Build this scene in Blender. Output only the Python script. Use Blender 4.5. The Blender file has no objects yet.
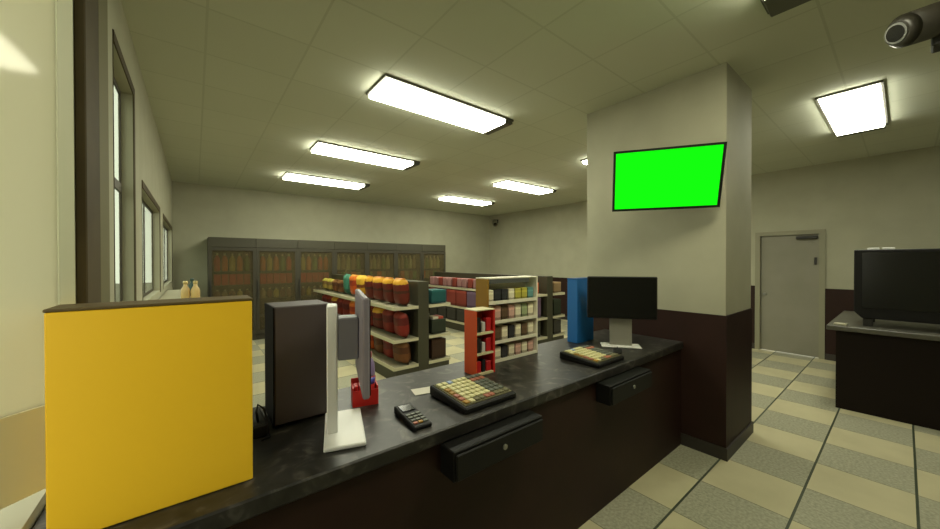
import bpy, bmesh, math, random
from mathutils import Vector, Matrix
random.seed(7)
S = bpy.context.scene
COL = S.collection
R = math.radians

# ------------------------------------------------------------------ helpers
def lin(c):
    def f(v):
        v = v / 255.0
        return v / 12.92 if v <= .04045 else ((v + .055) / 1.055) ** 2.4
    return (f(c[0]), f(c[1]), f(c[2]), 1.0)

def new_mat(name):
    m = bpy.data.materials.new(name); m.use_nodes = True
    nt = m.node_tree; nt.nodes.clear()
    out = nt.nodes.new('ShaderNodeOutputMaterial')
    return m, nt, out

def mat(name, c, rough=.5, metal=0.0, c2=None, scale=8.0, detail=4.0, bump=0.0, spec=.5, coat=0.0, lo=.35, hi=.65):
    m, nt, out = new_mat(name)
    b = nt.nodes.new('ShaderNodeBsdfPrincipled')
    b.inputs['Base Color'].default_value = lin(c)
    b.inputs['Roughness'].default_value = rough
    b.inputs['Metallic'].default_value = metal
    b.inputs['Specular IOR Level'].default_value = spec
    b.inputs['Coat Weight'].default_value = coat
    b.inputs['Coat Roughness'].default_value = .05
    if c2 or bump:
        tc = nt.nodes.new('ShaderNodeTexCoord')
        n = nt.nodes.new('ShaderNodeTexNoise')
        n.inputs['Scale'].default_value = scale; n.inputs['Detail'].default_value = detail
        nt.links.new(tc.outputs['Object'], n.inputs['Vector'])
        if c2:
            r = nt.nodes.new('ShaderNodeValToRGB')
            r.color_ramp.elements[0].position = lo; r.color_ramp.elements[1].position = hi
            r.color_ramp.elements[0].color = lin(c); r.color_ramp.elements[1].color = lin(c2)
            nt.links.new(n.outputs['Fac'], r.inputs['Fac'])
            nt.links.new(r.outputs['Color'], b.inputs['Base Color'])
        if bump:
            bp = nt.nodes.new('ShaderNodeBump'); bp.inputs['Strength'].default_value = bump
            bp.inputs['Distance'].default_value = .01
            nt.links.new(n.outputs['Fac'], bp.inputs['Height'])
            nt.links.new(bp.outputs['Normal'], b.inputs['Normal'])
    nt.links.new(b.outputs[0], out.inputs[0])
    return m

def emit(name, c, s):
    m, nt, out = new_mat(name)
    e = nt.nodes.new('ShaderNodeEmission')
    e.inputs['Color'].default_value = lin(c); e.inputs['Strength'].default_value = s
    nt.links.new(e.outputs[0], out.inputs[0])
    return m

def glass(name, tint=(235, 240, 235), ior=1.35):
    m, nt, out = new_mat(name)
    t = nt.nodes.new('ShaderNodeBsdfTransparent'); t.inputs[0].default_value = lin(tint)
    g = nt.nodes.new('ShaderNodeBsdfGlossy'); g.inputs['Roughness'].default_value = .05
    fr = nt.nodes.new('ShaderNodeFresnel'); fr.inputs['IOR'].default_value = ior
    mx = nt.nodes.new('ShaderNodeMixShader')
    ge = nt.nodes.new('ShaderNodeNewGeometry'); inv = nt.nodes.new('ShaderNodeMath'); inv.operation = 'SUBTRACT'; inv.inputs[0].default_value = 1.0
    mu = nt.nodes.new('ShaderNodeMath'); mu.operation = 'MULTIPLY'
    nt.links.new(ge.outputs['Backfacing'], inv.inputs[1]); nt.links.new(inv.outputs[0], mu.inputs[0]); nt.links.new(fr.outputs[0], mu.inputs[1])
    nt.links.new(mu.outputs[0], mx.inputs[0]); nt.links.new(t.outputs[0], mx.inputs[1]); nt.links.new(g.outputs[0], mx.inputs[2])
    nt.links.new(mx.outputs[0], out.inputs[0])
    return m

def haze_glass(name, tint, haze, amt):  # see-through pane with a diffuse haze colour mixed in
    m, nt, out = new_mat(name)
    t = nt.nodes.new('ShaderNodeBsdfTransparent'); t.inputs[0].default_value = lin(tint)
    d = nt.nodes.new('ShaderNodeBsdfDiffuse'); d.inputs[0].default_value = lin(haze)
    n = nt.nodes.new('ShaderNodeTexNoise'); n.inputs['Scale'].default_value = 3
    tc = nt.nodes.new('ShaderNodeTexCoord'); nt.links.new(tc.outputs['Object'], n.inputs['Vector'])
    mr = nt.nodes.new('ShaderNodeMapRange'); mr.inputs[3].default_value = amt - .08; mr.inputs[4].default_value = amt + .08
    nt.links.new(n.outputs['Fac'], mr.inputs[0])
    mx = nt.nodes.new('ShaderNodeMixShader')
    nt.links.new(mr.outputs[0], mx.inputs[0]); nt.links.new(t.outputs[0], mx.inputs[1]); nt.links.new(d.outputs[0], mx.inputs[2])
    nt.links.new(mx.outputs[0], out.inputs[0])
    return m

def bands(name, stops, axis=2, rough=.5, noise=.04, spec=.3):
    """Printed colour bands along one generated axis: packaging print."""
    m, nt, out = new_mat(name)
    b = nt.nodes.new('ShaderNodeBsdfPrincipled'); b.inputs['Roughness'].default_value = rough
    b.inputs['Specular IOR Level'].default_value = spec
    tc = nt.nodes.new('ShaderNodeTexCoord'); sx = nt.nodes.new('ShaderNodeSeparateXYZ')
    nz = nt.nodes.new('ShaderNodeTexNoise'); nz.inputs['Scale'].default_value = 7
    ma = nt.nodes.new('ShaderNodeMath'); ma.operation = 'MULTIPLY_ADD'; ma.inputs[1].default_value = noise * 2; ma.inputs[2].default_value = -noise
    ad = nt.nodes.new('ShaderNodeMath'); ad.operation = 'ADD'
    r = nt.nodes.new('ShaderNodeValToRGB'); r.color_ramp.interpolation = 'CONSTANT'
    els = r.color_ramp.elements
    while len(els) < len(stops): els.new(.5)
    for e, (p, c) in zip(els, stops):
        e.position = p; e.color = lin(c)
    nt.links.new(tc.outputs['Generated'], sx.inputs[0]); nt.links.new(tc.outputs['Generated'], nz.inputs['Vector'])
    nt.links.new(nz.outputs['Fac'], ma.inputs[0])
    nt.links.new(sx.outputs[axis], ad.inputs[0]); nt.links.new(ma.outputs[0], ad.inputs[1])
    nt.links.new(ad.outputs[0], r.inputs[0]); nt.links.new(r.outputs[0], b.inputs['Base Color'])
    nt.links.new(b.outputs[0], out.inputs[0])
    return m

class MB:
    """collects shapes into ONE mesh object; every shape may name its own material slot"""
    def __init__(self):
        self.bm = bmesh.new(); self.mats = []
    def slot(self, m):
        if m is None: return 0
        if m not in self.mats: self.mats.append(m)
        return self.mats.index(m)
    def _fin(self, geom, m, bev=0.0, seg=1, smooth=False, mtx=None):
        vs = [g for g in geom if isinstance(g, bmesh.types.BMVert)]
        if mtx is not None: bmesh.ops.transform(self.bm, matrix=mtx, verts=vs)
        fs = set(f for v in vs for f in v.link_faces)
        i = self.slot(m)
        for f in fs: f.material_index = i; f.smooth = smooth
        if bev > 0:
            es = list(set(e for v in vs for e in v.link_edges))
            r = bmesh.ops.bevel(self.bm, geom=es, offset=bev, segments=seg, profile=.5, affect='EDGES')
            for f in r['faces']: f.material_index = i; f.smooth = smooth
    def box(self, x0, x1, y0, y1, z0, z1, m=None, bev=0.0, seg=1, mtx=None):
        g = bmesh.ops.create_cube(self.bm, size=1.0)['verts']
        M = Matrix.Translation(((x0+x1)/2, (y0+y1)/2, (z0+z1)/2)) @ Matrix.Diagonal((abs(x1-x0), abs(y1-y0), abs(z1-z0), 1))
        if mtx is not None: M = mtx @ M
        bmesh.ops.transform(self.bm, matrix=M, verts=g)
        self._fin(g, m, bev, seg)
        return self
    def cyl(self, p0, p1, r0, r1=None, m=None, n=20, smooth=True):
        p0, p1 = Vector(p0), Vector(p1); r1 = r0 if r1 is None else r1
        d = p1 - p0
        g = bmesh.ops.create_cone(self.bm, cap_ends=True, cap_tris=False, segments=n, radius1=r0, radius2=r1, depth=d.length)['verts']
        q = Vector((0, 0, 1)).rotation_difference(d.normalized()).to_matrix().to_4x4()
        M = Matrix.Translation((p0 + p1) / 2) @ q
        self._fin(g, m, mtx=M)
        if smooth:
            for f in set(f for v in g for f in v.link_faces):
                if len(f.verts) == 4: f.smooth = True
        return self
    def lathe(self, prof, m=None, n=18, mtx=None):
        """prof: (r, z[, material]) from bottom to top, closed at both ends"""
        rings = []
        for p in prof:
            r, z = p[0], p[1]
            rings.append([self.bm.verts.new((r*math.cos(2*math.pi*k/n), r*math.sin(2*math.pi*k/n), z)) for k in range(n)])
        for i in range(len(rings)-1):
            mi = self.slot(prof[i][2] if len(prof[i]) > 2 else m)
            for k in range(n):
                f = self.bm.faces.new((rings[i][k], rings[i][(k+1) % n], rings[i+1][(k+1) % n], rings[i+1][k]))
                f.smooth = True; f.material_index = mi
        f = self.bm.faces.new(list(reversed(rings[0]))); f.material_index = self.slot(prof[0][2] if len(prof[0]) > 2 else m)
        f = self.bm.faces.new(rings[-1]); f.material_index = self.slot(prof[-1][2] if len(prof[-1]) > 2 else m)
        if mtx is not None:
            bmesh.ops.transform(self.bm, matrix=mtx, verts=[v for r in rings for v in r])
        return self
    def prism(self, pts, a, b, axis=0, m=None, bev=0.0):
        """polygon pts extruded from a to b along axis (0: pts are y,z; 1: x,z; 2: x,y)"""
        def P(p, t):
            return ((t, p[0], p[1]), (p[0], t, p[1]), (p[0], p[1], t))[axis]
        lo = [self.bm.verts.new(P(p, a)) for p in pts]; hi = [self.bm.verts.new(P(p, b)) for p in pts]
        n = len(pts); fs = [self.bm.faces.new(lo), self.bm.faces.new(hi)]
        for k in range(n): fs.append(self.bm.faces.new((lo[k], lo[(k+1) % n], hi[(k+1) % n], hi[k])))
        bmesh.ops.recalc_face_normals(self.bm, faces=fs)
        self._fin(lo + hi, m, bev)
        return self
    def tube(self, pts, r, m=None, n=8):
        pts = [Vector(p) for p in pts]; rings = []
        for i, p in enumerate(pts):
            d = (pts[min(i+1, len(pts)-1)] - pts[max(i-1, 0)]).normalized()
            q = Vector((0, 0, 1)).rotation_difference(d)
            rings.append([self.bm.verts.new(p + q @ Vector((r*math.cos(2*math.pi*k/n), r*math.sin(2*math.pi*k/n), 0))) for k in range(n)])
        mi = self.slot(m)
        for i in range(len(rings)-1):
            for k in range(n):
                f = self.bm.faces.new((rings[i][k], rings[i][(k+1) % n], rings[i+1][(k+1) % n], rings[i+1][k])); f.smooth = True; f.material_index = mi
        self.bm.faces.new(list(reversed(rings[0]))).material_index = mi; self.bm.faces.new(rings[-1]).material_index = mi
        return self
    def build(self, name, m=None, parent=None, loc=(0, 0, 0), rz=0.0):
        me = bpy.data.meshes.new(name); self.bm.normal_update(); self.bm.to_mesh(me); self.bm.free()
        for q in (self.mats or [m]): me.materials.append(q)
        o = bpy.data.objects.new(name, me); COL.objects.link(o)
        o.location = loc; o.rotation_euler = (0, 0, rz)
        if parent is not None: o.parent = parent
        return o

def tag(o, label=None, cat=None, group=None, kind=None):
    if label: o['label'] = label
    if cat: o['category'] = cat
    if group: o['group'] = group
    if kind: o['kind'] = kind
    return o

def thing(name, label, cat, loc=(0, 0, 0), rz=0.0, group=None):
    o = bpy.data.objects.new(name, None); COL.objects.link(o); o.empty_display_size = .1
    o.location = loc; o.rotation_euler = (0, 0, rz)
    return tag(o, label, cat, group)

def dup(o, loc, rz=None, label=None, group=None, parent=None):
    c = o.copy(); COL.objects.link(c)
    if parent is not None: c.parent = parent
    else:
        c.location = loc
        if rz is not None: c.rotation_euler = (0, 0, rz)
    if label: c['label'] = label
    if group: c['group'] = group
    for ch in list(o.children): dup(ch, None, parent=c)
    return c

def struct(o, label, cat): return tag(o, label, cat, kind='structure')

ORD = ['first', 'second', 'third', 'fourth', 'fifth', 'sixth', 'seventh', 'eighth', 'ninth', 'tenth', 'eleventh', 'twelfth',
       'thirteenth', 'fourteenth', 'fifteenth', 'sixteenth', 'seventeenth', 'eighteenth', 'nineteenth', 'twentieth']

# ------------------------------------------------------------------ materials
M = {}
LAMP = 19.0
M['wall'] = mat('painted_wall', (170, 168, 146), .75, c2=(164, 162, 140), scale=3, bump=.05, spec=.25)
M['wain'] = mat('brown_wainscot', (46, 27, 21), .55, c2=(41, 24, 18), scale=5, spec=.25)
M['skirt'] = mat('dark_skirting', (52, 47, 42), .5)
M['doorpaint'] = mat('door_paint', (138, 134, 118), .5, c2=(130, 127, 110), scale=2)
M['doorframe'] = mat('door_frame_paint', (140, 137, 114), .5)
M['winframe'] = mat('window_frame', (70, 64, 52), .45)
M['brownframe'] = mat('brown_frame', (84, 74, 54), .7, c2=(74, 65, 47), scale=4, spec=.15)
M['oliveframe'] = mat('olive_frame', (112, 108, 82), .7, spec=.15)
M['glass'] = glass('window_glass')
M['coolglass'] = haze_glass('cooler_glass_painted_haze', (225, 228, 220), (120, 108, 80), .3)  # washed-out distance haze painted into the pane as a diffuse olive mix
M['blackplastic'] = mat('black_plastic', (17, 16, 15), .55, spec=.3)
M['mattblack'] = mat('matt_black', (20, 19, 19), .85, spec=.1)
M['screenblack'] = mat('dark_screen', (14, 15, 15), .18, spec=.5)
M['greyplastic'] = mat('grey_plastic', (118, 116, 122), .5)
M['lilac'] = mat('grey_lilac_plastic', (136, 128, 140), .5)
M['whiteplastic'] = mat('white_plastic', (226, 226, 222), .4)
M['standgrey'] = mat('stand_grey', (140, 138, 126), .45)
M['towerdark'] = mat('dark_tower_case', (72, 63, 63), .6)
M['metal'] = mat('brushed_metal', (150, 150, 145), .35, metal=.9)
M['lampmetal'] = mat('lamp_metal', (92, 90, 82), .5, metal=.3)
M['lamp'] = emit('lamp_diffuser', (250, 250, 226), LAMP)
M['lampnear'] = emit('lamp_diffuser_near', (252, 248, 216), 22.0)  # near lamp kept lit, its strength raised for the yellow box and sash
M['lampfar'] = emit('lamp_diffuser_bright', (250, 250, 224), 27.0)
M['green'] = emit('green_screen', (20, 255, 16), 1.05)
M['yellow'] = mat('yellow_card', (255, 205, 44), .42, spec=.4)
M['yellowtop'] = mat('box_lid_brown', (88, 72, 36), .6)
M['orange'] = mat('orange_card', (226, 84, 30), .5)
M['orangered'] = mat('red_card', (205, 40, 34), .5)
M['cream'] = mat('cream_shelf', (216, 206, 164), .5)
M['blue'] = mat('blue_board', (22, 100, 170), .45)
M['bluedark'] = mat('blue_board_side', (26, 84, 146), .5)
M['mustard'] = mat('mustard_side', (158, 118, 26), .55)
M['whiteshelf'] = mat('white_shelf', (240, 235, 214), .5)
M['gondola'] = mat('gondola_steel', (62, 60, 44), .5)
M['lip'] = mat('pale_shelf_edge', (196, 190, 160), .45)
M['deck'] = mat('shelf_deck', (160, 154, 128), .5)
M['coolcab'] = mat('cooler_cabinet', (54, 50, 36), .55)
M['coolhead'] = mat('cooler_header', (58, 55, 39), .5)
M['coolin'] = mat('cooler_inside', (62, 58, 46), .6)
M['ledge'] = mat('pale_ledge', (176, 172, 148), .5)
M['keycream'] = mat('cream_keys', (206, 199, 146), .5)
M['keygrey'] = mat('grey_keys', (88, 92, 80), .5)
M['keyred'] = mat('red_keys', (160, 92, 66), .5)
M['keyblue'] = mat('blue_keys', (140, 160, 196), .5)
M['paper'] = mat('paper', (205, 200, 186), .7)
M['pole'] = mat('dark_bracket', (44, 42, 38), .45)
M['camdark'] = mat('camera_body', (58, 54, 46), .4, c2=(48, 46, 40), scale=9)
M['camgrey'] = mat('small_camera_body', (110, 107, 88), .5)
M['camlens'] = mat('camera_lens', (18, 18, 20), .1, spec=.8)

# dark speckled counter stone
def stone():
    m, nt, out = new_mat('dark_counter_stone')
    b = nt.nodes.new('ShaderNodeBsdfPrincipled'); b.inputs['Roughness'].default_value = .38
    b.inputs['Specular IOR Level'].default_value = .35
    tc = nt.nodes.new('ShaderNodeTexCoord')
    n1 = nt.nodes.new('ShaderNodeTexNoise'); n1.inputs['Scale'].default_value = 9; n1.inputs['Detail'].default_value = 8; n1.inputs['Distortion'].default_value = 1.6
    r = nt.nodes.new('ShaderNodeValToRGB'); e = r.color_ramp.elements
    e[0].position = .38; e[0].color = lin((34, 33, 31)); e[1].position = .72; e[1].color = lin((92, 88, 82))
    x = e.new(.55); x.color = lin((47, 45, 42))
    nt.links.new(tc.outputs['Object'], n1.inputs['Vector']); nt.links.new(n1.outputs['Fac'], r.inputs[0])
    nt.links.new(r.outputs[0], b.inputs['Base Color']); nt.links.new(b.outputs[0], out.inputs[0])
    return m
M['stone'] = stone()

# checkerboard floor tiles with grout, 0.486 m pitch, world-aligned (object sits at the world origin)
def tiles():
    m, nt, out = new_mat('checker_floor_tiles')
    L = nt.links.new; N = nt.nodes.new
    b = N('ShaderNodeBsdfPrincipled'); b.inputs['Roughness'].default_value = .42; b.inputs['Specular IOR Level'].default_value = .35
    tc = N('ShaderNodeTexCoord'); sx = N('ShaderNodeSeparateXYZ'); L(tc.outputs['Object'], sx.inputs[0])
    def mth(op, a, v):
        n = N('ShaderNodeMath'); n.operation = op
        if hasattr(a, 'links'): L(a, n.inputs[0])
        else: n.inputs[0].default_value = a
        if hasattr(v, 'links'): L(v, n.inputs[1])
        else: n.inputs[1].default_value = v
        return n.outputs[0]
    P = .4875
    ux = mth('DIVIDE', mth('SUBTRACT', sx.outputs[0], 2.885), P)
    uy = mth('DIVIDE', mth('SUBTRACT', sx.outputs[1], .43), P * 1.01)
    fx, fy = mth('FLOOR', ux, 0), mth('FLOOR', uy, 0)
    par = mth('FLOORED_MODULO', mth('ADD', fx, fy), 2.0)
    rx, ry = mth('FLOORED_MODULO', ux, 1.0), mth('FLOORED_MODULO', uy, 1.0)
    def edge(v, w):
        return mth('LESS_THAN', mth('MINIMUM', v, mth('SUBTRACT', 1.0, v)), w)
    gx, gy = edge(rx, .006), edge(ry, .014)
    n1 = N('ShaderNodeTexNoise'); n1.inputs['Scale'].default_value = 55; n1.inputs['Detail'].default_value = 5; L(tc.outputs['Object'], n1.inputs['Vector'])
    n2 = N('ShaderNodeTexNoise'); n2.inputs['Scale'].default_value = 2.5; n2.inputs['Detail'].default_value = 3; L(tc.outputs['Object'], n2.inputs['Vector'])
    def ramp(fac, a, c, p0=.35, p1=.65):
        r = N('ShaderNodeValToRGB'); r.color_ramp.elements[0].position = p0; r.color_ramp.elements[1].position = p1
        r.color_ramp.elements[0].color = lin(a); r.color_ramp.elements[1].color = lin(c); L(fac, r.inputs[0]); return r.outputs[0]
    cream = ramp(n2.outputs['Fac'], (190, 183, 148), (199, 192, 156))
    grey = ramp(n1.outputs['Fac'], (150, 149, 128), (176, 174, 150))
    def mix(f, a, c):
        x = N('ShaderNodeMix'); x.data_type = 'RGBA'; L(f, x.inputs[0])
        for s, v in ((x.inputs[6], a), (x.inputs[7], c)):
            if isinstance(v, tuple): s.default_value = v
            else: L(v, s)
        return x.outputs[2]
    c = mix(par, cream, grey)
    c = mix(gx, c, lin((112, 110, 90)))
    c = mix(gy, c, lin((66, 74, 58)))
    L(c, b.inputs['Base Color'])
    L(b.outputs[0], out.inputs[0])
    return m
M['tiles'] = tiles()

def ceil_mat():
    m, nt, out = new_mat('ceiling_panels')
    L = nt.links.new; N = nt.nodes.new
    b = N('ShaderNodeBsdfPrincipled'); b.inputs['Roughness'].default_value = .85; b.inputs['Specular IOR Level'].default_value = .15
    tc = N('ShaderNodeTexCoord')
    mp = N('ShaderNodeMapping'); mp.inputs['Location'].default_value = (-.07, -.34, 0)
    L(tc.outputs['Object'], mp.inputs[0])
    br = N('ShaderNodeTexBrick'); br.offset = 0; br.inputs['Scale'].default_value = 1.0
    br.inputs['Brick Width'].default_value = .6; br.inputs['Row Height'].default_value = .6; br.inputs['Mortar Size'].default_value = .008
    br.inputs['Color1'].default_value = lin((198, 200, 182)); br.inputs['Color2'].default_value = lin((194, 196, 178))
    br.inputs['Mortar'].default_value = lin((184, 186, 167))
    L(mp.outputs[0], br.inputs['Vector'])
    n = N('ShaderNodeTexNoise'); n.inputs['Scale'].default_value = 60; n.inputs['Detail'].default_value = 3
    L(tc.outputs['Object'], n.inputs['Vector'])
    bp = N('ShaderNodeBump'); bp.inputs['Strength'].default_value = .15; bp.inputs['Distance'].default_value = .004
    L(n.outputs['Fac'], bp.inputs['Height']); L(bp.outputs[0], b.inputs['Normal'])
    L(br.outputs['Color'], b.inputs['Base Color']); L(b.outputs[0], out.inputs[0])
    return m
M['ceil'] = ceil_mat()

# pale frosted door leaf: diffuse + translucent, with a glossy coat
def frosted():
    m, nt, out = new_mat('frosted_door_glass')
    L = nt.links.new; N = nt.nodes.new
    d = N('ShaderNodeBsdfDiffuse'); d.inputs[0].default_value = lin((250, 246, 230))
    t = N('ShaderNodeBsdfTranslucent'); t.inputs[0].default_value = lin((246, 244, 222))
    mx = N('ShaderNodeMixShader'); mx.inputs[0].default_value = .82
    L(d.outputs[0], mx.inputs[1]); L(t.outputs[0], mx.inputs[2])
    g = N('ShaderNodeBsdfGlossy'); g.inputs['Roughness'].default_value = .06
    fr = N('ShaderNodeFresnel'); fr.inputs[0].default_value = 1.45
    m2 = N('ShaderNodeMixShader'); L(fr.outputs[0], m2.inputs[0]); L(mx.outputs[0], m2.inputs[1]); L(g.outputs[0], m2.inputs[2])
    L(m2.outputs[0], out.inputs[0])
    return m
M['frost'] = frosted()
M['stile'] = mat('pale_door_stile', (214, 214, 184), .4)

# ------------------------------------------------------------------ the setting
X0, X1, Y0, Y1, ZC = -.345, 8.05, -3.0, 9.0, 3.2
WT = .075
struct(MB().box(X0-WT, X1+.2, Y0-.2, Y1+.2, -.1, 0).build('floor', M['tiles']), 'cream and grey checkerboard tiled shop floor', 'floor')
struct(MB().box(X0-WT, X1+.2, Y0-.2, Y1+.2, ZC, ZC+.1).build('ceiling', M['ceil']), 'pale square-panelled shop ceiling', 'ceiling')
struct(MB().box(X0-WT, X1+.2, Y1, Y1+.2, 0, ZC).build('wall_far', M['wall']), 'plain pale wall behind the drinks coolers', 'wall')
struct(MB().box(X0-WT, X1+.2, Y0-.2, Y0, 0, ZC).build('wall_near', M['wall']), 'plain pale wall closing the shop behind the counter', 'wall')
# right wall with the door opening
DY0, DY1, DH = .85, 1.65, 2.08
w = MB()
for (a, b_, c, d) in ((Y0, DY0, 0, ZC), (DY1, Y1, 0, ZC), (DY0, DY1, DH, ZC)): w.box(X1, X1+.2, a, b_, c, d)
struct(w.build('wall_right', M['wall']), 'pale wall holding the grey door', 'wall')
wc = MB()
wc.box(X1-.012, X1, Y0, DY0-.05, .1, 1.16).box(X1-.012, X1, DY1+.05, Y1, .1, 1.16)
struct(wc.build('trim_1', M['wain']), 'dark brown wainscot along the wall with the grey door', 'wainscot')
sk = MB(); sk.box(X1-.018, X1, Y0, DY0-.05, 0, .1).box(X1-.018, X1, DY1+.05, Y1, 0, .1)
struct(sk.build('baseboard_right', M['skirt']), 'dark skirting below the brown wainscot', 'baseboard')
# left wall with openings (y0,y1,z0,z1)
OPEN = [(.60, 1.86, .93, 2.95), (2.69, 3.47, .5, 2.81), (3.97, 5.80, 1.25, 2.23), (6.40, 8.74, 1.25, 2.22)]
w = MB(); yy = Y0
for (a, b_, c, d) in OPEN:
    w.box(X0-WT, X0, yy, a, 0, ZC); w.box(X0-WT, X0, a, b_, d, ZC)
    if c > 0: w.box(X0-WT, X0, a, b_, 0, c)
    yy = b_
w.box(X0-WT, X0, yy, Y1, 0, ZC)
struct(w.build('wall_left', M['wall']), 'pale wall with the tall windows', 'wall')

# windows: frame set 9 cm deep, pane in it
def window(n, y0, y1, z0, z1, label, transom=None, mull=0):
    rt = bpy.data.objects.new('window_%d' % n, None); COL.objects.link(rt); rt.location = (X0-.06, (y0+y1)/2, z0)
    struct(rt, label, 'window')
    hw, h = (y1-y0)/2, z1-z0; t = .032
    f = MB()
    f.box(-.01, .0, -hw, -hw+t, 0, h).box(-.01, 0, hw-t, hw, 0, h).box(-.01, 0, -hw+t, hw-t, 0, t).box(-.01, 0, -hw+t, hw-t, h-t, h)
    for k in range(mull):
        y = -hw + (k+1)*2*hw/(mull+1); f.box(-.01, 0, y-.02, y+.02, t, h-t)
    fr = f.build('window_frame', M['winframe'], rt)
    if transom:
        z = transom - z0
        MB().box(-.01, .004, -hw+t, hw-t, z-.03, z+.03).build('transom', M['winframe'], rt)
        MB().box(.004, .03, -hw+.1, -hw+.16, z-.03, z+.03, bev=.008).box(.012, .03, -hw+.12, -hw+.14, z-.09, z-.02, bev=.004).build('latch', M['blackplastic'], rt)
    MB().box(-.008, -.003, -hw+t-.005, hw-t+.005, t-.005, h-t+.005).build('window_pane', M['glass'], rt)
    c = MB()   # dark casing round the opening on the room side
    c.box(.0595, .066, hw, hw+.06, -.02, h+.06).box(.0595, .0635, -hw-.004, -hw, -.02, h+.06).box(.0595, .066, -hw, hw, h, h+.06)
    c.build('window_casing', M['brownframe'], rt)
    return rt
window(1, *OPEN[1], 'tall narrow window with a transom and latch next to the entrance', transom=2.12)
window(2, *OPEN[2], 'wide brown-framed window halfway along the window wall', mull=1)
window(3, *OPEN[3], 'brown-framed window at the far end of the window wall', mull=2)

# entrance surround (dark and olive upright bands) and the pale leaf standing open
struct(MB().box(X0, X0+.03, 1.905, 2.14, 0, 3.05, bev=.004).build('trim_2', M['brownframe']), 'dark brown upright of the entrance surround', 'trim')
struct(MB().box(X0, X0+.018, 2.14, 2.19, 0, 3.05).box(X0, X0+.022, 2.19, 2.40, 0, 3.05, bev=.004).build('trim_3', M['oliveframe']), 'olive upright beside the dark entrance upright', 'trim')

LEAF_A = 47.0
dr = bpy.data.objects.new('window_4', None); COL.objects.link(dr)
struct(dr, 'pale glossy frosted window sash standing open behind the yellow box', 'window')
dr.location = (-.275, 1.476, 1.0)
# local +x runs from the free edge back along the open sash
dr.rotation_euler = (0, 0, R(270 - LEAF_A))
LW, LH = .95, 1.92
MB().box(0, .034, -.012, .012, 0, LH).box(LW-.06, LW, -.016, .016, 0, LH).box(.034, LW-.06, -.016, .016, LH-.06, LH).box(.034, LW-.06, -.016, .016, 0, .22).build('window_frame', M['stile'], dr)
MB().box(.034, LW-.06, -.006, .006, .22, LH-.06).build('window_pane', M['frost'], dr)
# door in the right wall
d2 = bpy.data.objects.new('door_1', None); COL.objects.link(d2); d2.location = (X1, (DY0+DY1)/2, 0)
struct(d2, 'plain grey door in the wall beyond the pillar', 'door')
hw = (DY1-DY0)/2
MB().box(.02, .06, -hw+.02, hw-.02, .01, DH-.02, bev=.003).build('door_leaf', M['doorpaint'], d2)
MB().box(-.02, .08, -hw-.05, -hw+.02, 0, DH+.05).box(-.02, .08, hw-.02, hw+.05, 0, DH+.05).box(-.02, .08, -hw+.02, hw-.02, DH-.02, DH+.05).build('door_casing', M['doorframe'], d2)
MB().box(-.012, .02, -hw+.05, -hw+.08, 1.55, 1.67, bev=.004).build('door_hinge', M['pole'], d2)
MB().cyl((.02, hw-.09, 1.02), (-.03, hw-.09, 1.02), .012, m=M['metal']).cyl((-.03, hw-.09, 1.02), (-.055, hw-.09, 1.02), .026, .022, m=M['metal']).build('door_knob', M['metal'], d2)
MB().box(-.05, .02, -hw+.04, -hw+.30, DH-.10, DH-.05, bev=.006).build('door_closer', M['pole'], d2)

# pillar
PX0, PX1, PY0, PY1 = 3.34, 4.07, .892, 2.15
pl = MB()
pl.box(PX0, PX1, PY0, PY1, 0, ZC, M['wall'])
po = pl.build('pillar', M['wall']); struct(po, 'square pale pillar at the end of the counter, carrying the green screen', 'pillar')
MB().box(PX0-.008, PX1+.008, PY0-.008, PY1+.008, .1, 1.165).build('wainscot_panel', M['wain'], po)
MB().box(PX0-.02, PX1+.02, PY0-.02, PY1+.02, 0, .1).build('baseboard_strip', M['skirt'], po)

# outside
struct(MB().box(-40, X0-WT-.02, -25, 40, -.25, -.12).build('ground', mat('outside_paving', (104, 102, 82), .8, c2=(94, 92, 74), scale=.6)), 'pale paved ground outside the windows', 'ground')

# ------------------------------------------------------------------ ceiling lights
def ceiling_light(loc, label, lm, cap=.11):
    t = thing('ceiling_light', label, 'light', loc, 0, 'ceiling light panels')
    L_, W_ = .77, .215
    MB().box(-L_, L_, -W_, -W_+.018, -.02, 0).box(-L_, L_, W_-.018, W_, -.02, 0).box(-L_, -L_+.018, -W_+.018, W_-.018, -.02, 0).box(L_-.018, L_, -W_+.018, W_-.018, -.045, 0).box(-L_+.018, L_-.018, -W_+.018, W_-.018, -.012, 0).build('frame', M['lampmetal'], t)
    MB().box(L_-cap, L_-.018, -W_+.018, W_-.018, -.060, -.012, bev=.006).build('end_cap', M['lampmetal'], t)
    MB().prism([(-W_+.018, -.012), (-W_+.03, -.058), (W_-.03, -.058), (W_-.018, -.012)], -L_+.018, L_-cap, axis=0).build('diffuser', lm, t)
    return t
ROWS = [.335, 2.96, 5.02, 7.03]
rown = ['above the cash drawers', 'second row from the drinks coolers counting towards the counter', 'middle row', 'row next to the drinks coolers']
base = None
LBL = {(0, 0): 'ceiling light above the near counter, only its dark end cap showing',
       (0, 1): 'long lit ceiling light, largest of the three on the window side',
       (0, 2): 'lit ceiling light on the window side, middle one of the three',
       (0, 3): 'lit ceiling light on the window side, next to the drinks coolers',
       (1, 0): 'bright square-looking ceiling light in front of the pillar above the second counter',
       (1, 1): 'ceiling light half hidden behind the top of the pillar',
       (1, 2): 'small lit ceiling light just beside the pillar, far from the windows',
       (1, 3): 'small lit ceiling light in the far corner above the second aisle shelf'}
for ci, cx in enumerate((2.045, 5.515)):
    for ri, y in enumerate(ROWS):
        lm = M['lampnear'] if (ci, ri) == (0, 0) else M['lamp'] if ri < 2 else M['lampfar']
        ceiling_light((cx + (.06 if (ci, ri) == (0, 0) else 0), y, ZC), LBL[(ci, ri)], lm, .24 if (ci, ri) == (0, 0) else .11)  # near lamp's cap lengthened to keep its lit diffuser out of view

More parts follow.
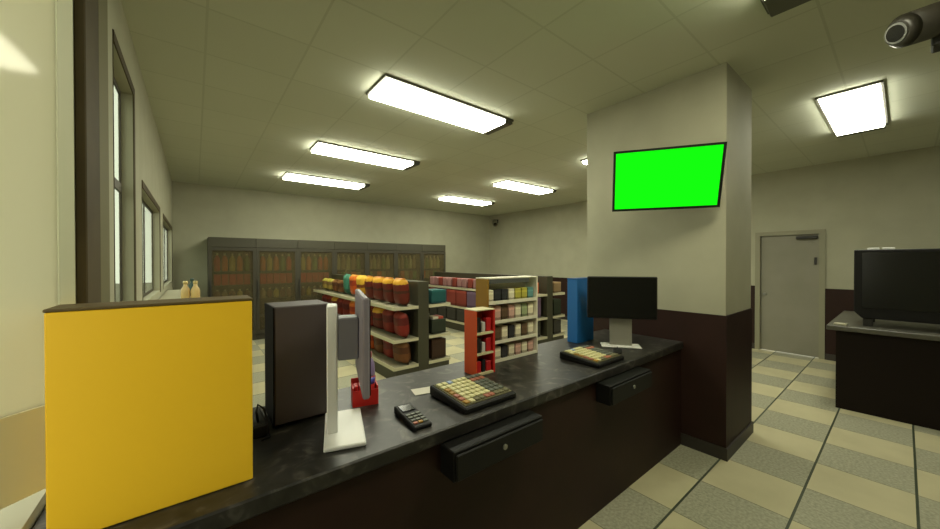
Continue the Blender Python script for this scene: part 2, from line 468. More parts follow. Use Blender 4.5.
# ------------------------------------------------------------------ main counter
CZ = .905; CT = CZ + .001; CY0, CY1 = 1.19, 1.93
ct = thing('checkout_counter', 'long dark stone-topped checkout counter running from the window wall to the pillar', 'counter', (0, 0, 0))
MB().box(X0+.005, PX0-.021, CY0, CY1, CZ-.06, CZ, bev=.006).build('worktop', M['stone'], ct)
MB().box(X0+.005, PX0-.024, CY0+.02, CY1-.05, .0, CZ-.06).build('front_panel', M['wain'], ct)

def cash_drawer(loc, label):
    t = thing('cash_drawer', label, 'cash drawer', loc, 0, 'cash drawers under the counter edge')
    MB().box(-.27, .27, -.02, .078, -.125, 0, bev=.004).build('housing', M['blackplastic'], t)
    MB().box(-.262, .262, -.032, -.02, -.118, -.012, bev=.004).build('drawer_front', M['blackplastic'], t)
    MB().cyl((.0, -.032, -.06), (.0, -.038, -.06), .012, m=M['metal'], n=14).build('lock', M['metal'], t)
    return t
cd = cash_drawer((1.07, 1.13, CZ-.063), 'black cash drawer under the counter edge below the larger keyboard')
dup(cd, (2.245, 1.13, CZ-.063), 0, 'black cash drawer under the counter edge next to the pillar')

# yellow box
yb = thing('yellow_box', 'large plain yellow box at the window end of the counter', 'box', (-.07, 1.295, CT))
MB().box(-.217, .212, 0, .13, .0, .572, bev=.003).build('body', M['yellow'], yb)
MB().box(-.219, .214, -.001, .132, .572, .58, bev=.002).build('lid', M['yellowtop'], yb)

# dark computer tower with cable
tw = thing('computer_tower', 'tall dark computer tower on the counter behind the white monitor stand', 'computer', (.362, 1.615, CT))
MB().box(-.108, .122, .006, .22, .012, .507, bev=.005).build('case', M['towerdark'], tw)
MB().box(-.112, -.108, .004, .22, .012, .507).build('side_panel', M['mattblack'], tw)
for sx_ in (-.085, .085):
    for sy_ in (.04, .18): MB().cyl((sx_, sy_, 0), (sx_, sy_, .012), .015, m=M['blackplastic'], n=12).build('foot', M['blackplastic'], tw)
sb = thing('power_strip', 'dark power block with cable between the yellow box and the computer tower', 'power block', (.195, 1.60, CT))
MB().box(-.03, .03, -.02, .2, 0, .05, bev=.006).build('block', M['blackplastic'], sb)
MB().tube([(.0, .02, .05), (-.005, .02, .09), (.0, .02, .12), (.02, .02, .10), (.03, .015, .06), (.035, .0, .008), (.03, -.05, .008), (.0, -.06, .008)], .005).build('cable', M['blackplastic'], sb)

# monitor seen edge-on, on a white stand
mo = thing('monitor', 'grey monitor seen edge-on, on a white stand beside the computer tower', 'monitor', (.480, 1.442, CT), R(-17))
MB().box(-.075, .075, -.165, .165, 0, .016, bev=.004).build('base', M['whiteplastic'], mo)
MB().box(-.065, -.025, -.055, .055, .016, .52, bev=.004).build('column', M['whiteplastic'], mo)
MB().box(-.025, .057, -.05, .05, .30, .47, bev=.006).build('mount', M['greyplastic'], mo)
MB().box(.057, .082, -.235, .235, .20, .565, bev=.006).build('housing', M['lilac'], mo)
MB().box(.082, .086, -.225, .225, .21, .555).build('screen', M['screenblack'], mo)

# monitor near the pillar
m2 = thing('monitor', 'black monitor on a grey stand beside the blue box and the pillar', 'monitor', (2.70, 1.425, CT), R(-53))
# local +x along the screen, -y faces the camera side
MB().box(-.262, .262, -.02, .02, .235, .575, bev=.006).build('housing', M['blackplastic'], m2)
MB().box(-.252, .252, -.023, -.02, .25, .565).build('screen', M['screenblack'], m2)
MB().box(-.085, .085, .022, .04, .012, .34, bev=.004).build('stand', M['standgrey'], m2)
MB().box(-.15, .15, -.03, .10, 0, .014, bev=.004).build('base', M['whiteplastic'], m2)

# payment terminal
pt = thing('payment_terminal', 'small dark card terminal lying on the counter next to the larger keyboard', 'card terminal', (.745, 1.345, CT), R(-3))
MB().prism([(-.105, 0), (.105, 0), (.105, .034), (-.105, .018)], -.042, .042, axis=0, bev=.004).build('body', M['blackplastic'], pt)
MB().box(-.03, .03, .03, .085, .0, .003, mtx=Matrix.Translation((0, 0, .0275)) @ Matrix.Rotation(R(4.36), 4, 'X')).build('display', M['screenblack'], pt)
for i in range(3):
    for j in range(4):
        m_ = (M['keyred'], M['mustard'], M['keygrey'])[i] if j == 0 else M['keygrey']
        yk = -.085 + j*.024
        MB().box(-.032+i*.023, -.014+i*.023, yk, yk+.015, .018+(yk+.113)*.0762, .0225+(yk+.113)*.0762).build('key', m_, pt)

# cash register keyboards
def keyboard(loc, rz, label, keys=True):
    t = thing('register_keyboard', label, 'keyboard', loc, rz, 'register keyboards on the counter')
    MB().prism([(-.155, 0), (.155, 0), (.155, .05), (-.155, .028)], -.165, .165, axis=0, bev=.006).build('body', M['blackplastic'], t)
    tilt = Matrix.Rotation(math.atan2(.022, .31), 4, 'X')
    def ztop(y): return .028 + (y+.155)*.071
    MB().box(-.15, .15, -.135, .14, .0, .004, mtx=Matrix.Translation((0, 0, .0392)) @ tilt).build('key_plate', M['oliveframe'], t)
    for i in range(9):
        for j in range(7):
            x = -.142 + i*.0316; y = -.128 + j*.0375
            m_ = M['keycream']
            if i == 0 and j < 5: m_ = M['keyred'] if j in (1, 2) else M['mustard']
            if i >= 6: m_ = M['keygrey']
            if j == 0 and i > 1: m_ = (M['keyred'] if i in (4, 5) else M['oliveframe'])
            if i == 2 and j == 6: m_ = M['keyblue']
            if i in (6, 7, 8) and j == 5: m_ = M['keyred']
            MB().box(x, x+.027, y, y+.032, ztop(y+.016)+.003, ztop(y+.016)+.012, bev=.003).build('key', m_, t)
    return t
kb = keyboard((1.12, 1.387, CT), R(0), 'black register keyboard with cream keys beside the card terminal')
dup(kb, (2.21, 1.385, CT), R(0), 'black register keyboard with cream keys in front of the blue box')

# papers, mouse
tag(MB().box(-.09, .09, -.045, .045, 0, .002).build('receipt_paper', M['paper'], None, (.99, 1.60, CT), R(-14)), 'pale sheet of paper lying behind the larger keyboard', 'paper')
ms = thing('computer_mouse', 'small dark computer mouse beside the keyboard in front of the black monitor', 'mouse', (2.52, 1.36, CT), R(-60))
MB().prism([(-.05, 0), (.05, 0), (.052, .014), (.02, .034), (-.02, .034), (-.052, .016)], -.03, .03, axis=0, bev=.008).build('body', M['blackplastic'], ms)
MB().cyl((-.004, .025, .033), (.004, .025, .033), .008, m=M['greyplastic'], n=12).build('scroll_wheel', M['greyplastic'], ms)

# red tray with a pink and blue bottle behind the monitor
rt = thing('counter_display_tray', 'low red display tray behind the edge-on monitor', 'display tray', (.655, 1.665, CT), R(-15))
MB().box(-.06, .06, -.05, -.044, 0, .075).box(-.06, .06, .044, .05, 0, .11).box(-.06, -.054, -.044, .044, 0, .09).box(.054, .06, -.044, .044, 0, .09).box(-.054, .054, -.044, .044, 0, .006).build('tray', M['orangered'], rt)
M['pinkcap'] = mat('pink_cap', (214, 120, 140), .4); M['bluelabel'] = mat('blue_label', (86, 90, 190), .4); M['redbottle'] = mat('red_bottle', (206, 60, 62), .4)
M['lilacbottle'] = mat('lilac_bottle', (150, 130, 178), .4)
bt = thing('spray_bottle', 'pink and blue bottle standing in the low red tray', 'bottle', (.676, 1.659, CT+.0075))
MB().lathe([(.026, 0), (.029, .01), (.029, .12), (.028, .122)], M['redbottle']).build('body', M['redbottle'], bt)
MB().lathe([(.0292, .085), (.0292, .118)], M['bluelabel']).build('label_band', M['bluelabel'], bt)
MB().lathe([(.028, .122), (.029, .14), (.027, .18), (.018, .205), (.012, .21)], M['lilacbottle']).build('shoulder', M['lilacbottle'], bt)
MB().lathe([(.013, .21), (.014, .235), (.012, .24)], M['pinkcap']).build('cap', M['pinkcap'], bt)
M['redpack'] = mat('red_pack', (190, 30, 34), .45)
for k in range(2):
    tag(MB().box(-.009, .009, -.03, .03, 0, .085, bev=.003).build('sweet_pack', M['redpack'], None, (.655+.966*(-.042+k*.021), 1.665-.259*(-.042+k*.021), CT+.0075), R(-15)),
        ('red packet standing in the low red tray, further from the bottle', 'red packet standing in the low red tray, next to the bottle')[k], 'packet', 'packets in the red tray')

# orange display stand with packets
od = thing('orange_display_stand', 'narrow orange display stand with three shelves on the counter', 'display stand', (1.403, 1.648, CT))
MB().box(-.077, -.071, -.042, .075, 0, .395).build('side_panel', M['orange'], od)
MB().box(.063, .077, -.042, .075, 0, .395).build('side_panel', M['orangered'], od)
MB().box(-.071, .063, .069, .075, 0, .395).build('back_panel', M['orange'], od)
for z in (.012, .135, .26): MB().box(-.071, .063, -.042, .069, z-.012, z).build('shelf', M['cream'], od)
MB().box(-.077, .077, -.042, .075, .395, .401).build('top', M['cream'], od)
M['blackpack'] = mat('black_pack', (30, 28, 30), .4); M['whitepack'] = mat('white_pack', (206, 200, 196), .45)
names_ = [('black', 'blackpack', .055, .075), ('red', 'redpack', .04, .09)]
for lv, z in enumerate((.012, .135, .26)):
    for k in range(3):
        col_, mk, wd, ht = [('black', 'blackpack', .036, .088), ('white', 'whitepack', .026, .06), ('red', 'redpack', .04, .082)][(k if lv < 2 else (2, 0, 0)[k])]
        if lv == 0: col_, mk, ht = (('red', 'redpack', .07), ('black', 'blackpack', .075), ('red', 'redpack', .06))[k]
        if lv == 2 or lv == 1: col_, mk, wd, ht = [('black', 'blackpack', .036, .088), ('white', 'whitepack', .026, .06), ('red', 'redpack', .04, .082)][k]
        x = 1.403 + (-.045, -.005, .036)[k]
        tag(MB().box(-wd/2, wd/2, -.02, .02, 0, ht, bev=.002).build('small_packet', M[mk], None, (x, 1.640, CT+z+.001)),
            '%s packet, %s from its orange side panel, on the %s shelf of the orange stand' % (col_, ORD[k], ('bottom', 'middle', 'top')[lv]), 'packet', 'packets on the orange stand')

# white display rack
wr = thing('white_display_rack', 'white four-tier display rack with a mustard side at the back of the counter', 'display rack', (1.795, 1.80, CT))
MB().box(-.255, -.243, -.055, .07, 0, .578).build('side_panel', M['mustard'], wr)
MB().box(.243, .255, -.055, .07, 0, .578).build('side_panel', M['whiteshelf'], wr)
MB().box(-.243, .243, .058, .07, 0, .578).build('back_panel', M['whiteshelf'], wr)
TIER = (.012, .14, .28, .415)
for z in TIER: MB().box(-.243, .243, -.055, .058, z-.012, z).box(-.243, .243, -.057, -.055, z-.012, z+.012).build('shelf', M['whiteshelf'], wr)
MB().box(-.255, .255, -.055, .07, .578, .585).build('top', M['whiteshelf'], wr)
MB().box(-.235, .16, -.054, -.05, .545, .576).build('header_strip', mat('grey_header', (88, 90, 88), .5), wr)
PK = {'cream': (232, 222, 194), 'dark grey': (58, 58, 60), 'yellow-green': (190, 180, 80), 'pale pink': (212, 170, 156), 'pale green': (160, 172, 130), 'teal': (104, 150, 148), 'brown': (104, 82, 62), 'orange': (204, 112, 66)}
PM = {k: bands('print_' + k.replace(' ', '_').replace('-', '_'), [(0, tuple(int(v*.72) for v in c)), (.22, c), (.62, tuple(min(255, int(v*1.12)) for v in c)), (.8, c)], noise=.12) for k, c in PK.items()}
lay = [['teal', 'cream', 'dark grey', 'cream', 'pale pink', 'cream', 'pale pink'],
       ['cream', 'brown', 'cream', 'dark grey', 'cream', 'brown', 'cream'],
       ['cream', 'pale pink', 'brown', 'pale pink', 'cream', 'pale green', 'cream'],
       ['cream', 'dark grey', 'dark grey', 'cream', 'yellow-green', 'yellow-green', 'teal']]
pkm = {}
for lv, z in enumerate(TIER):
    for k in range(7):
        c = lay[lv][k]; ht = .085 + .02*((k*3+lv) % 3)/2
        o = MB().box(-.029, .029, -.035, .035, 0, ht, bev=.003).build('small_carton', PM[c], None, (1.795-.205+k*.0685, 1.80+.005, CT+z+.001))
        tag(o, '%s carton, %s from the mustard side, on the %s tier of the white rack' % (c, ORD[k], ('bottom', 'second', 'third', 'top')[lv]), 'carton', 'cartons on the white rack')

# blue box
bb = thing('blue_box', 'tall blue box standing behind the black monitor', 'box', (2.66, 1.775, CT))
MB().box(-.125, .125, -.05, .05, .0, .545, bev=.003).build('body', M['blue'], bb)
MB().box(-.127, .127, -.052, .052, .545, .553, bev=.002).build('lid', M['bluedark'], bb)

# ------------------------------------------------------------------ green screen on the pillar
tv = thing('wall_screen', 'flat screen showing plain green, tilted out from the pillar', 'screen', (2.954, 1.194, 2.264), R(-56.4))
# local +x to the right in the photo, -y towards the viewer; tilt forward
T = Matrix.Rotation(R(17.2), 4, 'X')
W2, H2 = .391, .244
def tl(mb): return mb
f = MB()
for bx in ((-W2, W2, -H2, -H2+.018), (-W2, W2, H2-.018, H2), (-W2, -W2+.018, -H2+.018, H2-.018), (W2-.018, W2, -H2+.018, H2-.018)):
    f.box(bx[0], bx[1], -.012, .0, bx[2], bx[3], mtx=T)
f.build('bezel', M['blackplastic'], tv)
MB().box(-W2, W2, .0, .03, -H2, H2, mtx=T, bev=.004).build('housing', M['blackplastic'], tv)
MB().box(-W2+.018, W2-.018, -.004, 0, -H2+.018, H2-.018, mtx=T).build('screen_panel', M['green'], tv)
a = MB()
mi = Matrix.Rotation(R(56.4), 4, 'Z')   # arm written in world axes, turned into the screen's frame
def wl(v): return mi @ Vector(v)
a.cyl(wl((.02, .02, 0)), wl((PX0-2.954-.02, .12, 0)), .02, m=M['pole'])
a.box(PX0-2.954-.02, PX0-2.954-.001, .04, .20, -.1, .1, m=M['pole'], mtx=mi)
a.build('wall_arm', M['pole'], tv)

# ------------------------------------------------------------------ second counter with a big black appliance
c2 = thing('service_counter', 'dark brown counter with a grey top standing apart near the grey door', 'counter', (0, 0, 0))
MB().box(5.425, 7.2, -1.6, .53, CZ-.05, CZ, bev=.005).build('worktop', mat('grey_worktop', (92, 90, 80), .4, c2=(82, 80, 72), scale=14), c2)
MB().box(5.495, 7.17, -1.57, .462, 0, CZ-.05).build('cabinet', mat('dark_brown_cabinet', (25, 16, 11), .6, spec=.2), c2)
ap = thing('black_appliance', 'large black boxy appliance on short feet on the second counter', 'appliance', (5.62, -.16, CZ+.001))
MB().prism([(-.42, .13), (-.36, .085), (.44, .085), (.50, .155), (.50, .82), (-.42, .82)], 0, .55, axis=0, bev=.006).build('body', M['blackplastic'], ap)
MB().box(-.006, .0, -.36, .44, .20, .79).build('front_panel', M['screenblack'], ap)
for (fx, fy) in ((.06, .40), (.06, -.33), (.49, .40), (.49, -.33)):
    MB().box(fx-.03, fx+.03, fy-.035, fy+.035, 0, .085, bev=.004).build('foot', M['pole'], ap)
tag(MB().box(-.05, .05, -.05, .05, 0, .02, bev=.002).build('small_tray', M['ledge'], None, (5.53, .43, CZ+.001)), 'small pale tray beside the feet of the black appliance', 'tray')
for k in range(2):
    o = tag(MB().box(-.03, .03, -.042, .042, 0, .02, bev=.003).build('white_carton', M['whiteplastic'], None, (5.68, (.205, .10)[k], CZ+.822)),
        ('small white carton on top of the black appliance, nearer the grey door', 'small white carton on top of the black appliance, further from the grey door')[k], 'carton', 'white cartons on the black appliance')

# ------------------------------------------------------------------ security cameras
sc = thing('security_camera', 'large dark bullet security camera hanging from the ceiling near the second counter', 'security camera', (3.13, -.07, 2.90))
ax = Vector((-.45, .42, -.19)).normalized()     # looking direction
def pa(t): return tuple(ax * t)
MB().cyl(pa(-.34), pa(.12), .095, .085, m=M['camdark'], n=28).cyl(pa(.12), pa(.155), .085, .06, m=M['camdark'], n=28).build('body', M['camdark'], sc)
MB().cyl(pa(.155), pa(.162), .052, m=M['metal'], n=24).build('lens_ring', M['metal'], sc)
MB().cyl(pa(.162), pa(.166), .042, m=M['camlens'], n=24).build('lens', M['camlens'], sc)
MB().box(-.06, .06, -.06, .06, -.16, -.08, bev=.006, mtx=Matrix.Translation(Vector(pa(-.12)))).build('junction_box', M['pole'], sc)
q = Vector(pa(-.22)); MB().cyl(q + Vector((0, 0, .05)), q + Vector((0, 0, 3.2-2.90-q.z)), .025, m=M['pole']).build('bracket', M['pole'], sc)
s2 = thing('security_camera', 'small dark security camera high in the far corner of the shop', 'security camera', (7.93, 8.62, 2.92))
MB().cyl((.12, 0, .06), (.0, .0, .02), .02, m=M['pole']).box(.10, .12, -.05, .05, .0, .12, m=M['pole']).build('bracket', M['pole'], s2)
MB().cyl((.03, .04, .05), (-.16, -.20, -.07), .085, m=M['camgrey'], n=18).build('body', M['camgrey'], s2)
MB().cyl((-.16, -.20, -.07), (-.165, -.206, -.073), .055, m=M['camlens'], n=16).build('lens', M['camlens'], s2)

# ------------------------------------------------------------------ drinks coolers along the far wall
FY = 8.30; FW = .786; FX = .20
def cooler(loc, label):
    t = thing('drinks_cooler', label, 'cooler', loc, 0, 'drinks coolers along the far wall')
    w_ = FW/2 - .002
    MB().box(-w_, -w_+.03, .05, .69, 0, 2.09).box(w_-.03, w_, .05, .69, 0, 2.09).box(-w_+.03, w_-.03, .66, .69, 0, 2.09).box(-w_+.03, w_-.03, .05, .66, 0, .12).box(-w_+.03, w_-.03, .05, .66, 1.93, 2.09).build('cabinet', M['coolcab'], t)
    MB().box(-w_, w_, .0, .05, 1.90, 2.09, bev=.004).build('header', M['coolhead'], t)
    MB().box(-w_, w_, .02, .05, 0, .12).build('kick_panel', M['coolcab'], t)
    for z in (.45, .84, 1.14, 1.42): MB().box(-w_+.03, w_-.03, .10, .655, z-.018, z).build('shelf', M['coolin'], t)
    d = MB().box(-w_, -w_+.055, .0, .045, .125, 1.895).box(w_-.055, w_, 0, .045, .125, 1.895).box(-w_+.055, w_-.055, 0, .045, .125, .2).box(-w_+.055, w_-.055, 0, .045, 1.83, 1.895).build('door', M['coolcab'], t)
    MB().box(-w_+.05, w_-.05, .018, .026, .195, 1.835).build('pane', M['coolglass'], d)
    MB().box(-w_+.015, -w_+.035, -.03, 0, .85, 1.25, bev=.005).build('handle', M['pole'], d)
    return t
c0 = None
for i in range(7):
    lb = 'dark glass-door drinks cooler, %s from the window wall' % ORD[i] if i < 6 else 'dark glass-door drinks cooler, end one of the row'
    p = (FX + FW*(i+.5), FY, 0)
    if c0 is None: c0 = cooler(p, lb)
    else: dup(c0, p, 0, lb)
DC = {'red': (214, 44, 32), 'orange': (226, 112, 36), 'yellow': (200, 170, 70), 'green': (96, 130, 60), 'pale yellow': (180, 168, 110), 'brown': (120, 70, 48), 'tan': (170, 140, 96)}
DM = {k: mat('drink_' + k.replace(' ', '_'), c, .35) for k, c in DC.items()}
M['cap'] = mat('bottle_cap', (200, 190, 160), .4)
def drink_bottle(h, c):
    r = .052
    return MB().lathe([(r*.9, 0, DM[c]), (r, .012, DM[c]), (r, h*.62, DM[c]), (r*.75, h*.75, DM[c]), (r*.36, h*.88, M['cap']), (r*.38, h*.98, M['cap']), (r*.3, h, M['cap'])], n=14)
cache = {}
rows_ = [(1.42, 'upper', .36), (1.14, 'middle', .22), (.84, 'lower', .21)]
for i in range(7):
    for z, nm, h in rows_:
        for k in range(5):
            if i < 3: c = {'upper': ['red', 'orange', 'yellow', 'orange', 'green'][(k+i) % 5], 'middle': 'red', 'lower': ['brown', 'tan', 'brown', 'yellow', 'brown'][(k+i) % 5]}[nm]
            else: c = {'upper': ['pale yellow', 'tan', 'green', 'pale yellow', 'tan'][(k+i) % 5], 'middle': ['brown', 'orange', 'tan', 'brown', 'green'][(k+i) % 5], 'lower': ['brown', 'tan', 'brown', 'green', 'brown'][(k*2+i) % 5]}[nm]
            key = (c, h, nm == 'middle')
            if key not in cache:
                if nm == 'middle':
                    o = MB().box(-.056, .056, -.05, .05, 0, h, bev=.006).build('drink_carton', DM[c])
                else: o = drink_bottle(h, c).build('drink_bottle')
                cache[key] = o
            else:
                o = cache[key].copy(); COL.objects.link(o)
            o.location = (FX + FW*(i+.5) - .25 + k*.125, FY+.20, z + .0015)
            kind_ = 'carton' if nm == 'middle' else 'bottle'
            where = ('cooler %s from the window wall' % ORD[i]) if i < 6 else 'end cooler of the row'
            tag(o, '%s drink %s, %s along the %s shelf, %s' % (c, kind_, ORD[k], nm, where), kind_, 'drinks in the coolers')

# ------------------------------------------------------------------ aisle shelves
GZ = (.20, .56, .995)
def gondola(loc, label):
    t = thing('aisle_shelf_unit', label, 'shelf unit', loc, 0, 'aisle shelf units')
    Ln = 3.9
    MB().box(-.085, .085, 0, Ln, 0, 1.33, bev=.004).build('spine_panel', M['gondola'], t)
    for s in (-1, 1):
        def bx(mb, a, b_, *r):
            lo, hi = sorted((s*a, s*b_)); return mb.box(lo, hi, *r)
        bx(MB(), .085, .43, .0, Ln, 0, .16).build('plinth', M['gondola'], t)
        for z in GZ:
            sh = bx(MB(), .085, .445, 0, Ln, z-.03, z, ).build('shelf', M['deck'], t)
            bx(MB(), .445, .455, -.004, Ln, z-.035, z+.012).build('price_rail', M['lip'], sh)
            bx(MB(), .085, .445, -.008, 0, z-.035, z+.006).build('end_rail', M['lip'], sh)
    return t
GAX, GBX, GY = 2.485, 5.24, 4.16
ga = gondola((GAX, GY, 0), 'dark aisle shelf unit stacked with snack bags, between the counter and the coolers')
dup(ga, (GBX, GY, 0), 0, 'dark aisle shelf unit behind the white display rack, farther from the windows')

def bag_mesh(w_, h, d, m):
    mb = MB(); nx, nz = 8, 10; bm = mb.bm; mb.mats.append(m)
    V = {}
    for s in (0, 1):
        for i in range(nx+1):
            for j in range(nz+1):
                u_, v_ = i/nx*2-1, j/nz*2-1
                b_ = max(0, (1-abs(u_)**4)) ** .5 * max(0, (1-abs(v_)**5)) ** .6
                if j in (0, nz): b_ = 0.02
                wv = .008*math.sin(i*2.2+j)*(1-b_)
                pinch = 1 - .06*b_
                V[s, i, j] = bm.verts.new((u_*w_/2*pinch, (-1 if s == 0 else 1)*(b_*d/2+.001)+wv, (v_+1)/2*h))
    for s in (0, 1):
        for i in range(nx):
            for j in range(nz):
                q = [V[s, i, j], V[s, i+1, j], V[s, i+1, j+1], V[s, i, j+1]]
                if s == 1: q.reverse()
                f_ = bm.faces.new(q); f_.smooth = True
    bmesh.ops.remove_doubles(bm, verts=bm.verts[:], dist=.0035)
    return mb
BAGM = {
 'dark red': bands('bag_dark_red', [(0, (74, 30, 18)), (.10, (96, 34, 22)), (.45, (66, 36, 20)), (.55, (104, 34, 20)), (.78, (214, 160, 46)), (.95, (180, 110, 30))]),
 'orange': bands('bag_orange', [(0, (120, 50, 20)), (.1, (190, 84, 30)), (.5, (150, 52, 24)), (.75, (212, 110, 36)), (.93, (220, 150, 60))]),
 'red': bands('bag_red', [(0, (80, 24, 20)), (.1, (124, 36, 26)), (.5, (90, 28, 22)), (.8, (130, 44, 30))]),
 'brown': bands('bag_brown', [(0, (66, 46, 26)), (.12, (108, 66, 34)), (.5, (80, 46, 24)), (.8, (116, 78, 40))]),
 'yellow-green': bands('bag_yellow_green', [(0, (92, 80, 40)), (.2, (150, 128, 60)), (.5, (110, 84, 46)), (.8, (172, 160, 66))]),
 'yellow': bands('bag_yellow', [(0, (130, 92, 24)), (.2, (200, 150, 40)), (.45, (120, 60, 24)), (.6, (214, 168, 50)), (.85, (226, 186, 70))]),
 'teal': bands('bag_teal', [(0, (40, 84, 70)), (.3, (62, 124, 104)), (.8, (80, 140, 116))]),
}
bagc = {}
def bag(c, h, loc, label, group, face=-1):
    key = (c, h)
    if key not in bagc: o = bag_mesh(.30, h, .17, BAGM[c]).build('snack_bag', BAGM[c]); bagc[key] = o
    else: o = bagc[key].copy(); COL.objects.link(o)
    o.location = loc; o.rotation_euler = (R(5), 0, R(-90 if face < 0 else 90) + R(random.uniform(-9, 9)))
    o.location.z = loc[2] + .012
    tag(o, label, 'bag', group)
NM = {'dark red': 'dark red yellow-topped', 'yellow': 'yellow', 'orange': 'orange', 'teal': 'teal', 'brown': 'small brown', 'yellow-green': 'small yellow-green', 'red': 'red'}
def shelf_row(kinds, z, nm, hs):
    for i, c in enumerate(kinds):
        bag(c, hs.get(c, hs['*']), (GAX-.245, GY+.157+i*.345, z), '%s snack bag, %s from the counter end, %s shelf facing the windows' % (NM[c], ORD[i], nm), 'snack bags on the %s shelf' % nm)
shelf_row(['dark red']*4 + ['yellow', 'orange', 'teal', 'brown', 'brown', 'yellow-green', 'yellow-green'], GZ[2], 'top', {'*': .375, 'brown': .25, 'yellow-green': .25})
shelf_row(['red', 'red', 'dark red', 'red', 'red', 'orange', 'red', 'red', 'dark red', 'red', 'red'], GZ[1], 'middle', {'*': .345})
shelf_row(['brown', 'red', 'brown', 'orange', 'brown', 'brown', 'red', 'brown', 'brown', 'orange', 'brown'], GZ[0], 'bottom', {'*': .30})

# boxes on the far side of the first unit
BX = {'dark green': (44, 50, 38), 'dark brown': (58, 38, 26), 'teal': (34, 84, 84), 'brick red': (134, 62, 52), 'pinkish': (160, 118, 116), 'orange': (196, 98, 48), 'mauve': (104, 84, 104), 'tan': (140, 116, 84), 'dark grey': (60, 58, 52)}
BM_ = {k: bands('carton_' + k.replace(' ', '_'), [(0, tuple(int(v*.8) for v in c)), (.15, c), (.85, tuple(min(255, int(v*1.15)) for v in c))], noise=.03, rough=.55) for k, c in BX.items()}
boxc = {}
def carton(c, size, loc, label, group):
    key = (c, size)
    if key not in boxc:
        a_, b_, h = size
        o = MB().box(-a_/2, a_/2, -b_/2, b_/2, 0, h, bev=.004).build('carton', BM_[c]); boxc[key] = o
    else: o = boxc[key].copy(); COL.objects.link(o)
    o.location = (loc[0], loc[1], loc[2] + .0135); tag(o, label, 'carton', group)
for i in range(6):
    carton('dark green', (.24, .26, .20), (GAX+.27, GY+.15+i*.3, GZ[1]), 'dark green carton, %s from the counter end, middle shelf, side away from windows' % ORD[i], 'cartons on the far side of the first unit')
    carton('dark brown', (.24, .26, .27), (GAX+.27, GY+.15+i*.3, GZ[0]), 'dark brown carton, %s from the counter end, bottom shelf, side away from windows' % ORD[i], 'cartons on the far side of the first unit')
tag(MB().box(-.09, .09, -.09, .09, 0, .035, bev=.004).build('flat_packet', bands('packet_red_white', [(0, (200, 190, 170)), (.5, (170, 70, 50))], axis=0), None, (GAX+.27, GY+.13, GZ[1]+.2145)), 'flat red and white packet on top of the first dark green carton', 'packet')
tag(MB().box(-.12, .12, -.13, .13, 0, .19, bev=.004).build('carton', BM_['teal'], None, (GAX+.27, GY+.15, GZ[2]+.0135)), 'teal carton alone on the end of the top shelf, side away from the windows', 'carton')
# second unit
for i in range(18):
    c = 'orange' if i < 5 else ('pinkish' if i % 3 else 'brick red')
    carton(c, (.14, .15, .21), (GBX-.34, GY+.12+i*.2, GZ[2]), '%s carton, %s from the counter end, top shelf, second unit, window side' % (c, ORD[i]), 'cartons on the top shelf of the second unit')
for i in range(9):
    c = 'teal' if i == 3 else ('brick red' if i in (5, 6, 8, 1) else 'mauve')
    carton(c, (.22, .36, .36), (GBX-.32, GY+.22+i*.4, GZ[1]), '%s carton, %s from the counter end, middle shelf, second unit, window side' % (c, ORD[i]), 'cartons on the middle shelf of the second unit')
for i in range(9):
    carton('dark grey', (.22, .34, .28), (GBX-.32, GY+.22+i*.4, GZ[0]), 'dark grey carton, %s from the counter end, bottom shelf, second unit, window side' % ORD[i], 'cartons on the bottom shelf of the second unit')
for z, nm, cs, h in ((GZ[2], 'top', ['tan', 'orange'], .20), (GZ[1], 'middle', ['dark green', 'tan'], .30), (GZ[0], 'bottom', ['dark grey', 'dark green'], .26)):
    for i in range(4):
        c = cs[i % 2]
        carton(c, (.22, .26, h), (GBX+.27, GY+.16+i*.3, z), '%s carton, %s from the counter end, %s shelf, second unit, grey door side' % (c, ORD[i], nm), 'cartons on the far side of the second unit')

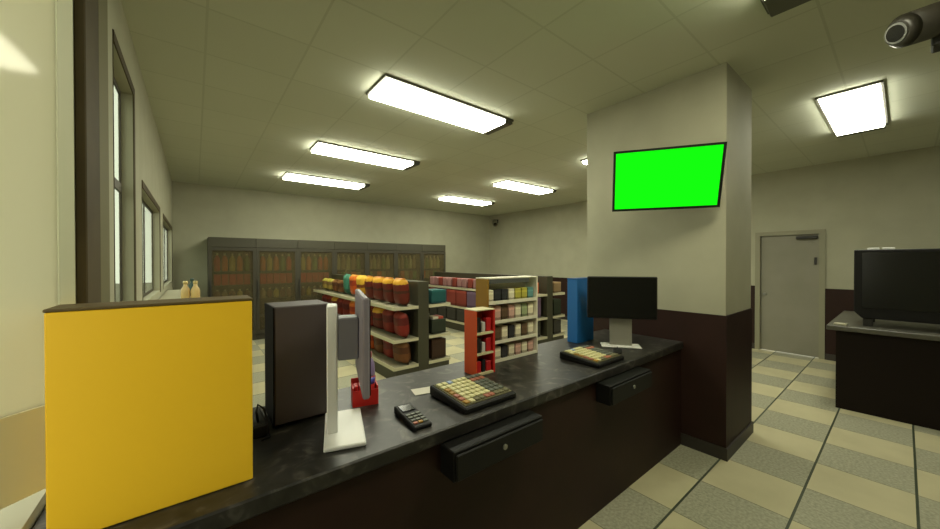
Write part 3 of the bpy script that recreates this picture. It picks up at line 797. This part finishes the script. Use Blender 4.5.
# ------------------------------------------------------------------ ledge along the windows with bottles
lg = thing('window_ledge_cabinet', 'low pale-topped cabinet along the wall beneath the far windows', 'cabinet', (X0+.006, 4.5, 0))
MB().box(0, .36, 0, 2.6, 0, 1.13).build('body', M['oliveframe'], lg)
MB().box(0, .39, -.02, 2.62, 1.13, 1.17, bev=.005).build('top', M['ledge'], lg)
M['amber'] = mat('pale_amber_bottle', (206, 176, 116), .3); M['ambercap'] = mat('gold_cap', (214, 190, 130), .35); M['darkbottle'] = mat('dark_teal_bottle', (40, 66, 60), .3)
def ledge_bottle(loc, label, m_, cap):
    t = thing('bottle', label, 'bottle', loc, 0, 'bottles on the window cabinet')
    MB().lathe([(.035, 0), (.042, .012), (.042, .11), (.036, .135), (.018, .165), (.018, .185)], m_).build('body', m_, t)
    MB().lathe([(.021, .185), (.022, .215), (.018, .22)], cap).build('cap', cap, t)
    return t
ledge_bottle((-.085, 5.0, 1.171), 'pale amber bottle on the window cabinet, next to the window', M['amber'], M['ambercap'])
ledge_bottle((.002, 4.98, 1.171), 'pale amber bottle on the window cabinet, between the other two bottles', M['amber'], M['ambercap'])
ledge_bottle((-.03, 5.75, 1.171), 'dark teal bottle on the window cabinet', M['darkbottle'], M['darkbottle'])

# ------------------------------------------------------------------ world, camera, view
wd = bpy.data.worlds.new('overcast_sky'); S.world = wd; wd.use_nodes = True
nt = wd.node_tree; nt.nodes.clear()
out = nt.nodes.new('ShaderNodeOutputWorld'); bg = nt.nodes.new('ShaderNodeBackground')
bg.inputs[0].default_value = lin((238, 238, 216)); bg.inputs[1].default_value = 2.5
nt.links.new(bg.outputs[0], out.inputs[0])

cam = bpy.data.cameras.new('camera'); co = bpy.data.objects.new('camera', cam); COL.objects.link(co)
cam.sensor_fit = 'HORIZONTAL'; cam.sensor_width = 36; cam.lens = 36 * 345.5 / 940
cam.clip_start = .02
co.location = (0, 0, 1.6)
co.rotation_euler = (R(90 - .41), R(0.07), R(-38.52))
S.camera = co
S.view_settings.view_transform = 'Standard'; S.view_settings.look = 'None'
S.view_settings.gamma = 1; S.view_settings.use_curve_mapping = False
S.view_settings.exposure = 0.0
